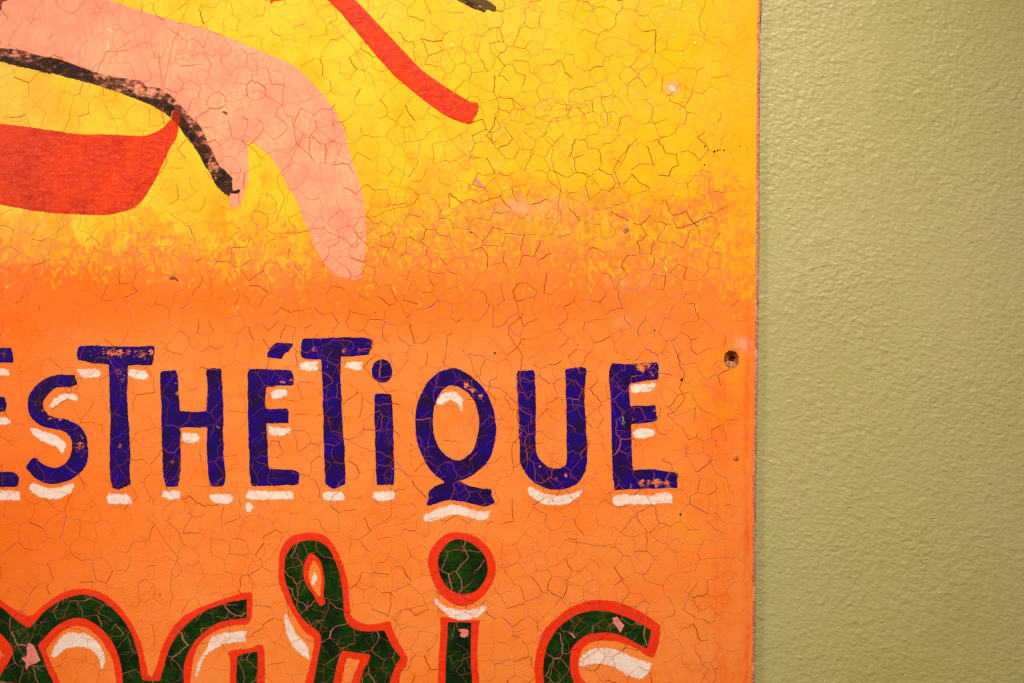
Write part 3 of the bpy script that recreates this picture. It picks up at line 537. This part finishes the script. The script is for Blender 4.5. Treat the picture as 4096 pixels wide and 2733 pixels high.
# odd chips and scrapes
for v, q, m, lb in (('N', '1205,1405 1222,1420 1230,1480 1240,1520 1222,1535 1200,1520 1196,1460', M_gold, 'small yellow scrape in the orange'),
                    ('N', '2060,225! 2065,225! 2068,400! 2084,406! 2060,407!', M_scr, 'fine upright scratch near the right edge'),
                    ('P', '675,1112 690,1104 706,1110 716,1122 712,1128 698,1118 682,1120', M_scr, 'small brown blister in the orange band'),
                    ('P', '1895,705! 1912,715! 1930,740! 1945,752! 1938,760! 1918,745! 1900,728!', M_chip, 'ragged pink bare chip low in the yellow'),
                    ('P', '2745,316! 2748,317! 2736,380! 2724,438! 2690,436! 2690,434! 2721,434! 2733,378!', M_scr, 'long thin slanting scratch in the yellow'),
                    ('P', '2678,340 2692,344 2700,352 2708,350 2710,362 2696,374 2684,368 2676,356', M_pale, 'small pale pink bare patch in the yellow'),
                    ('M', '1562,462! 1605,462! 1612,480! 1585,515! 1566,500!', M_gold, 'little pale yellow flake'),
                    ('I', '1110,295 1135,280 1190,330 1185,365 1150,345 1115,320', M_pale, 'pale chip on the arm'),
                    ('I', '1105,425 1140,430 1145,480 1132,550 1122,500', M_pale, 'thin pale chip on the arm'),
                    ('K', '490,1172 520,1162 550,1182 548,1205 520,1192', M_dkred, 'small red chip on the wrist'),
                    ('F', '1262,1105! 1282,1098! 1302,1112! 1288,1145! 1270,1140!', M_chip, 'tiny pink chip beside the last letter')):
    paint('paint_chip', V(v, q), m, .00030, kind='chip', amp=1.2, soft=1, g=4, label=lb)

# ---------------------------------------------------------------- craquelure
def cell(x, y):                    # spacing of the crack cells
    r = 84 - 12*math.exp(-((x-2250)/650)**2-((y-650)/550)**2) + 22*max(0, (900-x)/900) + 8*max(0, (y-1500)/1200)
    return r*(1+.35*noise.noise(Vector((x*.0022, y*.0022, 8))))
x0, x1_, y0_, y1_ = -330, 3030, -300, 2960
cellg = {}; seeds = []
def near(x, y, r):
    gx, gy = int(x//60), int(y//60); R = int(r//60)+1
    for i in range(gx-R, gx+R+1):
        for j in range(gy-R, gy+R+1):
            for (a, b) in cellg.get((i, j), ()):
                if (a-x)**2+((b-y)*.86)**2 < r*r: return True
    return False
for _ in range(26000):
    x = random.uniform(x0, x1_+60); y = random.uniform(y0_, y1_)
    r = cell(x, y)*random.choice((.5,.62,.8))
    if not near(x, y, r): seeds.append((x, y)); cellg.setdefault((int(x//60), int(y//60)), []).append((x, y))
dv, de, df, *_ = delaunay_2d_cdt([Vector(p) for p in seeds], [], [], 0, 1e-5, True)
cc = []; adj = {}
for fi, f in enumerate(df):
    a, b, c_ = (dv[i] for i in f); d = 2*(a.x*(b.y-c_.y)+b.x*(c_.y-a.y)+c_.x*(a.y-b.y))
    if abs(d) < 1e-3: cc.append(None); continue
    ux = ((a.x**2+a.y**2)*(b.y-c_.y)+(b.x**2+b.y**2)*(c_.y-a.y)+(c_.x**2+c_.y**2)*(a.y-b.y))/d
    uy = ((a.x**2+a.y**2)*(c_.x-b.x)+(b.x**2+b.y**2)*(a.x-c_.x)+(c_.x**2+c_.y**2)*(b.x-a.x))/d
    g0 = (a+b+c_)/3; cc.append((ux*.95+g0.x*.05, uy*.95+g0.y*.05))
    for i in range(3):
        e = tuple(sorted((f[i], f[(i+1) % 3]))); adj.setdefault(e, []).append(fi)
lines = []                        # (points Nx2, widths N)
def wander(p, q, k=.10):
    pts = [np.array(p, float), np.array(q, float)]; L = np.linalg.norm(pts[1]-pts[0]); amp = L*k
    bow = random.gauss(0, .05)*L
    while len(pts) < max(3, L/5):
        o = []
        for a, b in zip(pts[:-1], pts[1:]):
            d = b-a; nn = np.array([-d[1], d[0]])/(np.linalg.norm(d)+1e-6)
            o += [a, (a+b)/2+nn*(random.gauss(0, 1)*amp*.5+(bow if len(pts) == 2 else 0))]
        o.append(pts[-1]); pts = o; amp *= .62
    return np.array(pts)
def strength(x, y):                # how open the cracks are
    s_ = .74 + .45*math.exp(-((x-2200)/700)**2-((y-700)/600)**2) + .15*(x > 2000)
    s_ *= 1-.60*min(1, max(0, (x-2780)/200)); s_ *= 1-.15*min(1, max(0, (700-x)/500))
    return s_*(1+.5*noise.noise(Vector((x*.0035, y*.0035, 31))))
deg = {}
kept = []
for e, fs in adj.items():
    if len(fs) != 2 or cc[fs[0]] is None or cc[fs[1]] is None: continue
    p, q = cc[fs[0]], cc[fs[1]]; L = math.dist(p, q)
    if L < 6 or L > 320 or not (x0 < p[0] < x1_-12 and x0 < q[0] < x1_-12): continue
    mx, my = (p[0]+q[0])/2, (p[1]+q[1])/2; st = strength(mx, my)
    if random.random() > .50+.38*min(1, st): continue
    kept.append((fs[0], fs[1], p, q, st)); deg[fs[0]] = deg.get(fs[0], 0)+1; deg[fs[1]] = deg.get(fs[1], 0)+1
for a, b, p, q, st in kept:
    pts = wander(p, q); n = len(pts); t_ = np.linspace(0, 1, n)
    wd = min(st*random.lognormvariate(math.log(1.75), .5), 3.5, .9+.045*math.dist(p, q))
    wv = wd*(1+.28*np.array([noise.noise(Vector((x*.05, y*.05, 3)))*1.6 for x, y in pts]))
    if deg[a] == 1: wv *= np.clip(t_*2.2, .12, 1)
    if deg[b] == 1: wv *= np.clip((1-t_)*2.2, .12, 1)
    lines.append((pts, wv))
    if deg[a] == 1 and random.random() < .8 or deg[b] == 1 and random.random() < .8: pass
    for _ in range(np.random.RandomState(n+a).poisson(1.0)):       # hairline spurs
        i = random.randrange(1, n-1); d = pts[i+1]-pts[i-1]; an = math.atan2(d[1], d[0])+random.choice((-1, 1))*random.uniform(1.0, 1.7)
        P = [pts[i].copy()]; L = random.uniform(18, 75); st_ = 5.0; cur = random.gauss(0, .03)
        for _k in range(int(L/st_)):
            an += cur+random.gauss(0, .17); P.append(P[-1]+st_*np.array([math.cos(an), math.sin(an)]))
        P = np.array(P)
        if len(P) > 2 and P[:, 0].max() < x1_-8: lines.append((P, st*random.uniform(.8, 1.5)*np.linspace(1, .3, len(P))))
for _ in range(46):                # long wandering splits across many cells
    x = random.uniform(-200, 2860); y = random.uniform(-200, 2600); an = random.choice((1, 1, 0))*1.57+random.gauss(0, .35); L = random.uniform(150, 560)
    P = [np.array((x, y))]
    for k_ in range(int(L/6)):
        if k_ % random.randint(6, 12) == 0: an0 = an+random.gauss(0, .5)
        P.append(P[-1]+6*np.array([math.cos(an0), math.sin(an0)])+np.random.RandomState(k_+_*97).normal(0, .9, 2))
    P = np.array(P)
    if P[:, 0].max() > x1_-60: continue
    t_ = np.linspace(0, 1, len(P)); lines.append((P, strength(x, y)*random.uniform(1.6, 2.7)*np.clip(np.minimum(t_, 1-t_)*6, .2, 1)))
# what lies under every crack point
allp = np.concatenate([l[0] for l in lines]); hgt = np.zeros(len(allp)); kind = np.array(['board']*len(allp), dtype=object)
for lps, h, kd in LAYERS:
    m = inside(allp[:, 0], allp[:, 1], lps) & (h >= hgt); hgt[m] = h; kind[m] = kd
TINT = dict(navy=[(160, 60, 48), (190, 96, 66), (140, 50, 60)], green=[(176, 94, 72), (150, 74, 48), (214, 140, 116)], pink=[(204, 66, 30), (180, 52, 20), (220, 92, 50)],
            white=[(224, 110, 60), (206, 80, 44), (235, 150, 110)], red=[(170, 22, 8), (200, 44, 20), (246, 120, 90)], line=[(200, 60, 20), (150, 20, 8), (240, 120, 90)],
            black=[(120, 60, 40), (60, 30, 16), (170, 100, 90)], chip=[(150, 50, 40), (190, 80, 70), (120, 30, 20)])
KW = dict(navy=.9, green=1.2, pink=1.0, white=.8, red=.7, line=.8, black=.5, chip=.7, board=1.0)
TINT_L = {k_: [np.array(col(*c_)) for c_ in v_] for k_, v_ in TINT.items()}
BY, BO, BP, BL = (np.array(col(*c_)) for c_ in ((122, 58, 6), (140, 42, 6), (240, 150, 120), (190, 100, 10)))
verts, faces, tint = [], [], []
pos = 0
for pts, wv in lines:
    n = len(pts); hh = hgt[pos:pos+n]; kd = kind[pos:pos+n]; pos += n
    if pts[:, 1].max() < y0_+20: continue
    tan = np.gradient(pts, axis=0); tan /= (np.linalg.norm(tan, axis=1)[:, None]+1e-6); nor = np.stack([-tan[:, 1], tan[:, 0]], 1)
    ch = random.choice((0, 0, 1)); pinkish = random.random() < .26; side = 1
    o = len(verts)
    for i in range(n):
        x, y = pts[i]; wi = max(.5, wv[i])*KW[kd[i]]*.5
        if kd[i] == 'board':
            f_ = min(1, max(0, (y/1.743-520)/120)); cl = BY*(1-f_)+BO*f_
            lf = min(1, max(0, (1500-x)/1500))*.55; cl = cl*(1-lf)+(BL*(1-f_)+np.array(col(196, 66, 12))*f_)*lf
            if wi < .8: cl = cl*.6+(BL*(1-f_)+np.array(col(226, 98, 30))*f_)*.4
            lipc = BP if f_ > .3 else np.array(col(255, 214, 110))
        else:
            cl = TINT_L[kd[i]][ch]; lipc = TINT_L[kd[i]][2]
        if ch == 1 and kd[i] == 'board' and x > 2100: cl = cl*.5+np.array(col(244, 130, 70))*.5
        if kd[i] == 'navy' and x < 1300: cl = cl*.55+np.array(col(90, 30, 50))*.3
        z = hh[i]+.00006
        # three strips: a lip of curled paint on one side, pale undercoat tint with its glint painted in, then the dark gap
        nx, ny = nor[i]
        sgn = 1 if (nx*.5-ny) < 0 else -1            # side away from the light's
        lipw = (wi*1.0 if pinkish else wi*.35)+.25
        verts.append(world(x-nx*wi, y-ny*wi, z)); verts.append(world(x+nx*wi, y+ny*wi, z)); verts.append(world(x+nx*sgn*(wi), y+ny*sgn*(wi), z+.00001)); verts.append(world(x+nx*sgn*(wi+lipw), y+ny*sgn*(wi+lipw), z-.00004))
        lc = lipc if pinkish else cl*.5+lipc*.5
        tint += [cl, cl, lc, lc]
    for i in range(n-1):
        a = o+i*4; b = a+4; faces.append((a, a+1, b+1, b))
        if pinkish: faces.append((a+2, a+3, b+3, b+2))
me = mesh('crackle', verts, faces, M_crack, dict(tint=np.array(tint)), smooth=False)
ck = link('crackle', me, SIGN); ck['kind'] = 'stuff'; ck['label'] = 'network of fine cracks in the old paint'
scene.render.resolution_x, scene.render.resolution_y = 1024, 683
print('cells', len(seeds), 'crack faces', len(faces), 'objects', len(bpy.data.objects))
